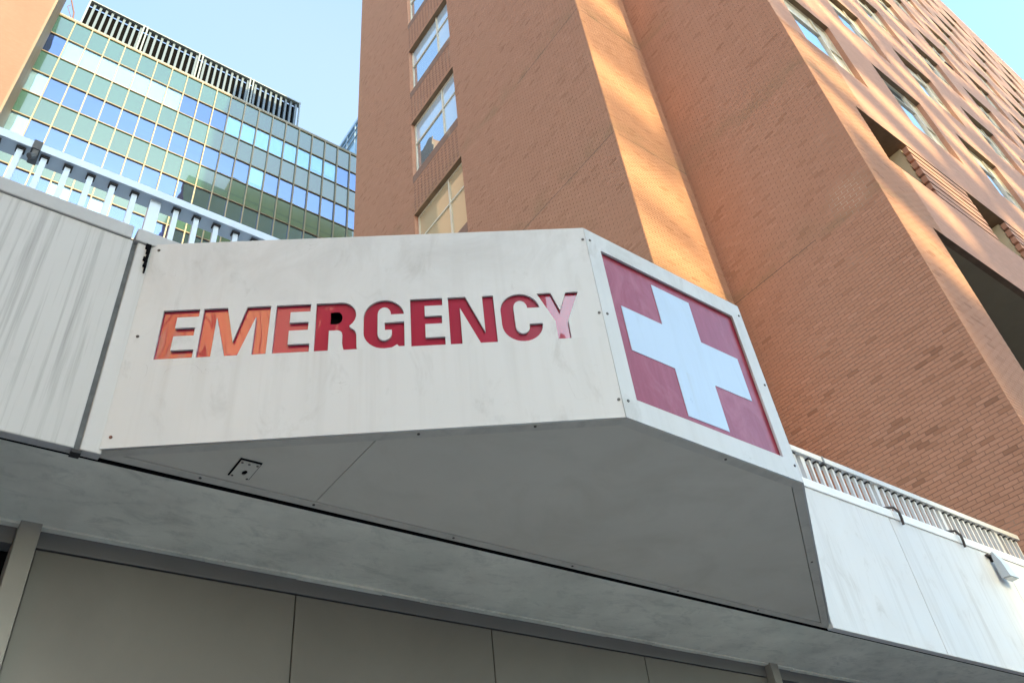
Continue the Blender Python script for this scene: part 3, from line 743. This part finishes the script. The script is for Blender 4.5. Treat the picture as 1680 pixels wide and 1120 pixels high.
cl = MB().box(-.205, -.160, RY - .036, RY + .09, 5.686, 5.757).box(-.195, -.165, RY - .03, RY + .03, 5.64, 5.688).tube([(-.18, RY - .02, 5.64), (-.20, RY - .03, 5.615)], .018, 8).build('rail_clamp', M['joint_grey'])
props(cl, 'small dark clamp gripping the top rail of the pale aluminium railing', 'clamp')

# ------------------------------------------------------------------ lamp and cables on the right fascia
lm = empty('wall_lamp', (9.2, D, 4.9), 'pale grey wedge-shaped floodlight mounted on the white fascia panel', 'lamp')
lv_ = [[(9.085, D - .04), (9.150, D - .04), (9.150, D - .068), (9.085, D - .068)], [(9.085, D - .035), (9.235, D - .035), (9.235, D - .105), (9.085, D - .105)], [(9.08, D - .035), (9.295, D - .035), (9.285, D - .125), (9.09, D - .125)]]
mb = MB(); zs_ = [4.985, 4.86, 4.70]
for lvl, z in zip(lv_, zs_): mb.v += [(p[0], p[1], z) for p in lvl]
mb.f += [(3, 2, 1, 0), (8, 9, 10, 11)]; mb.m += [0, 0]
for k in (0, 4):
    for q in range(4): mb.f.append((k + q, k + (q + 1) % 4, k + 4 + (q + 1) % 4, k + 4 + q)); mb.m.append(0)
mb.build('housing', M['lamp'], lm, .004)
MB().box(9.11, 9.265, D - .112, D - .05, 4.692, 4.699).build('lens', M['lens'], lm, .002)
MB().box(9.10, 9.135, D - .04, D - .001, 4.90, 4.97).build('bracket', M['dark'], lm, .004)
MB().box(9.03, 9.10, D - .035, D - .002, 4.945, 4.965).build('conduit_stub', M['cable'], lm)
for xa, lab in ((7.45, 'dark cable looping over the bright coping beside the panel joint'), (8.56, 'dark cable looping over the bright coping nearer the wall lamp')):
    pts = [(xa - .14, D + .10, 5.10), (xa - .09, D + .03, 5.125), (xa - .02, D - .03, 5.12), (xa + .02, D - .045, 5.07), (xa + .04, D - .035, 5.01), (xa + .05, D - .022, 4.955)]
    c_ = MB().tube(pts, .013, 8).build('cable', M['cable']); props(c_, lab, 'cable', 'cables over the coping')

# ------------------------------------------------------------------ glass office building
GY = 36.0; GX0, GM, GT, GH = -3.647, 1.0375, 54.55, 2.112
gb = empty('glass_office_building', (4, GY, 0), 'office building with green spandrel glass, gold mullions and a louvred roof screen', 'building')
NC, NR = 21, 11
sp_me = MB().box(.03, GM - .03, 0, .03, .04, GH - .04).mesh('spandrel_panel', M['green'])
pn_me = MB().box(.03, GM - .03, 0, .012, .04, GH - .04).mesh('window_pane', M['glass_blue'])
pn2 = pn_me.copy(); pn2.materials.clear(); pn2.materials.append(M['glass_light'])
bl = [MB().box(.05, GM - .05, .06, .075, z0, GH - .05).mesh('blind', M['blind']) for z0 in (.06, .55, 1.1, 1.45)]
white = {1: set(range(1, 8)) | {11, 12, 13, 14, 15, 16}, 3: {0}, 5: {0}}
half = {1: {17: 1, 18: 1, 0: 3}, 3: {4: 3, 5: 3, 6: 2, 8: 2, 9: 2, 13: 1, 15: 2}, 5: {3: 3}, 7: {2: 2, 3: 1, 5: 1, 7: 2}, 9: {k: 1 for k in range(0, 20, 2)}}
for r in range(NR):
    z = GT - GH * (r + 1)
    for c_ in range(NC):
        x = GX0 + GM * c_
        if r % 2 == 0: link('spandrel_panel', sp_me, gb, (x, GY + .02, z))
        else:
            p = link('window_pane', pn_me, gb, (x, GY + .03, z))
            idx = 0 if c_ in white.get(r, ()) else half.get(r, {}).get(c_)
            if idx is not None:
                b_ = link('blind', bl[idx]); b_.parent = p
                if idx < 2: p.data = pn2
mu = MB().box(-.035, .035, -.10, .05, GT - GH * NR, GT).mesh('mullion', M['mullion'])
for c_ in range(NC + 1): link('mullion', mu, gb, (GX0 + GM * c_, GY, 0))
tr = MB().box(GX0, GX0 + GM * NC, -.04, .05, -.035, .0).box(GX0, GX0 + GM * NC, -.05, .05, 0, .03, 1).mesh('transom', [M['transom'], M['mullion']])
for r in range(NR + 1): link('transom', tr, gb, (0, GY + .002, GT - GH * r))
mb = MB()
for r in range(1, NR, 2):
    z1 = GT - GH * r
    mb.box(GX0, GX0 + GM * NC, GY + .12, GY + 4, z1 - .05, z1 + .05, 1); mb.box(GX0, GX0 + GM * NC, GY + .12, GY + 4, z1 - GH - .05, z1 - GH + .05)
    for q in range(2): mb.box(GX0, GX0 + GM * NC, GY + 1.2 + q * 1.5, GY + 1.45 + q * 1.5, z1 - .09, z1 - .055, 1)
mb.box(GX0, GX0 + GM * NC, GY + 4.0, GY + 4.1, GT - GH * NR, GT)
mb.build('interior', [M['interior'], M['ceiling_white']], gb)
MB().box(GX0, GX0 + GM * NC, GY + .08, GY + 20, 0, GT - GH * NR - .02).build('lower_storeys', M['interior'], gb)
MB().box(GX0, GX0 + GM * NC, GY + 4.2, GY + 20, 0, GT - .1).build('core', M['interior'], gb)
MB().box(GX0 - .02, GX0 + GM * NC, GY - .06, GY + 20, GT + .035, GT + .22).build('roof_edge', M['roof'], gb)
# roof screen
rs = MB().box(-2.35, 12.75, GY + .55, GY + .6, GT + .25, 57.8).build('screen_back', M['black'], gb)
fin = MB().box(-.075, .075, 0, .30, 0, 3.0).mesh('fin', M['fin'])
div = [-2.38, 1.25, 5.17, 8.97, 12.78]
for k in range(4):
    ww = (div[k + 1] - div[k]) / 9.5
    for q in range(1, 10): link('fin', fin, rs, (div[k] + ww * (q - .1), GY + .2, GT + .3))
dv = MB().box(-.05, .05, 0, .12, 0, 3.25).mesh('screen_post', M['screen_metal'])
for k in range(5):
    for off in ((0,) if k in (0, 4) else (-.12, .12)): link('screen_post', dv, rs, (div[k] + off, GY + .05, GT + .25))
MB().box(-2.45, 12.85, GY + .04, GY + .5, 57.85, 57.95).build('screen_rail', M['screen_metal'], rs)
MB().box(-2.45, 12.85, GY + .02, GY + .5, GT + .22, GT + .32).build('screen_sill', M['mullion'], rs)
# glazed roof house at the right
ph = MB().box(18.1, 30, 36.6, 46, GT + .3, 60.6).build('roof_house', M['glass_light'], gb)
MB().box(18.0, 30, 36.5, 46, 60.6, 60.95).build('roof_beam', M['alu'], ph)
for zz_ in (59.6, 58.6): MB().box(18.02, 18.08, 36.5, 46, zz_, zz_ + .22).build('glazing_bar', M['header'], ph)
for yy in (37.2, 38.6, 40.0, 41.4): MB().box(18.03, 18.09, yy, yy + .08, GT + .3, 60.6).build('glazing_post', M['alu'], ph)
MB().box(18.2, 29.9, 36.7, 45.9, GT + .3, 60.5).build('roof_room', M['ceiling_white'], ph)
# davit on the roof
dvt = MB().tube([(-2.7, GY + 1.2, GT + .2), (-3.05, GY + 1.2, 57.3), (-3.55, GY + 1.1, 58.6)], .05, 8).tube([(-3.4, GY + 1.15, 57.9), (-3.5, GY + .9, 57.2), (-2.6, GY + .8, 55.0)], .02, 6).build('roof_davit', M['rust'])
props(dvt, 'thin rusty davit arm standing on the roof of the glass building beside its screen', 'davit')

# ------------------------------------------------------------------ brick block at the far left
lb = empty('brick_block', (-12, 32.3, 0), 'plain orange brick block at the upper left edge, beside the glass building', 'building')
lm_ = MB().box(-26, -3.72, 32.3, 60, 0, 56).build('wall', M['left_brick'], lb)
MB().box(-3.72, -3.60, 32.28, 35.85, 0, 56.3).build('corner_return', M['brown_metal'], lb)

# ------------------------------------------------------------------ across the street, behind the camera
fx = SUN_DIR
def behind(name, label, poly, h, mat):
    o = MB().prism(poly, 0, h).build(name, mat); props(o, label, 'building'); return o
ob = Vector((.87, -.493, 0)); al_ = Vector((.493, .87, 0)); c0 = Vector((-24.7, -14.7, 0))
def oblique(s0, s1, off=0.0, dep=12.0): return [(p.x, p.y) for p in (c0 + al_ * s0 + ob * off, c0 + al_ * s1 + ob * off, c0 + al_ * s1 + ob * (off - dep), c0 + al_ * s0 + ob * (off - dep))]
cb = behind('corner_block', 'orange brick corner block across the street, set at an angle', oblique(8, -12.2), 52, M['brick_orange'])
behind('reflection_block', 'added unseen brown block that dulls the letter reflections, beside the orange corner block', oblique(-12.25, -32, -.3), 62, M['brick_brown'])  # added brown block, stands in for a shaded wall mirrored in the letters
for zz_ in range(14, 50, 4):
    MB().prism(oblique(8, -12.2, .12, .2), zz_ - 1.15, zz_ - .9).build('string_course', M['stone'], cb)
    for s_ in (6.2, 2.4, -1.4, -5.2, -9.0):
        if random.random() < .75: MB().prism(oblique(s_ + .75, s_ - .75, .03, .2), zz_, zz_ + 2.2).build('window', M['brown_metal'], cb)
behind('tenement', 'dark red brick tenement across the street', [(-21.4, -28), (-12.6, -28), (-7.8, -20), (-21.4, -20)], 36, M['brick_red_dark'])
# added unseen screen: raking beams with open slots that let the low sun through in bands
PY = -70.0; tt = (PY - Y0) / (SUN_DIR.y); SHX, SHZ = SUN_DIR.x * tt, SUN_DIR.z * tt
pk = empty('sun_screen', (20, PY, 0), 'added unseen screen of raking beams that shades the street front and bands the sunlight', 'building')
SLOPE = -.62
def bay(x0, x1, gaps, ztop, p=.0, per=.55, slope=SLOPE, zlow=-60):
    """raked beams between the listed gaps (z on the tower face at the bay's middle, width); p is the share left open between fine slats"""
    xm = (x0 + x1) / 2; dz = slope * (x1 - x0) / 2
    edges = [(zlow, 0)] + sorted(gaps) + [(ztop + 40, 0)]
    mb = MB()
    def beam(lo, hi, flat=False):
        lo_, hi_ = lo + SHZ, hi + SHZ
        q = [(x0 + SHX, max(0, lo_ - dz)), (x1 + SHX, max(0, lo_ + dz)), (x1 + SHX, max(.1, hi_ + dz)), (x0 + SHX, max(.1, hi_ - dz))]
        if flat: q[2] = (q[2][0], hi_); q[3] = (q[3][0], hi_)
        mb.prism(q, PY - .3, PY, 0, 1)
    for k in range(len(edges) - 1):
        lo = edges[k][0] + edges[k][1] / 2; hi = min(edges[k + 1][0] - edges[k + 1][1] / 2, ztop)
        if hi - lo < .05: continue
        z0 = max(lo, 0) if p else lo
        if p <= 0: beam(lo, hi); continue
        if lo < 0: beam(lo, 0)
        n_ = max(1, round((hi - z0) / per)); h = (hi - z0) / n_
        for i in range(n_): beam(z0 + h * i, z0 + h * i + h * (1 - p))
    if mb.v: props(mb.build('sun_screen_beam', M['sun_slats'], pk), kind='stuff')
bay(-12, 7.2, [], 12)
bay(7.2, 8.2, [], 12, .22); bay(8.2, 9.2, [], 10, .36)
bay(9.2, 11.4, [(14.6, 1.2), (16.8, 1.35), (20.5, 1.3), (25.0, .9)], 36, .66, .5, -.42)
bay(11.4, 12.9, [(11.3, 1.3), (14.9, 1.1), (17.0, 1.0), (20.4, .9), (24.0, .9), (27.5, .8)], 66, .17, .6)
bay(12.9, 15.0, [(10.2, .8), (13.7, .9), (16.4, 1.0), (19.0, .7), (22.4, .9), (26.6, .8)], 66, .17, .6)
xx = 15.0
while xx < 72:
    w_ = 1.5 + random.random() * 1.2 + max(0, xx - 30) * .05
    gaps = []; z = 11 + random.random() * 2
    while z < 63: gaps.append((z, .5 + random.random() * .6)); z += 2.6 + random.random() * 2.4
    bay(xx, xx + w_, gaps, 66, .17, .6); xx += w_
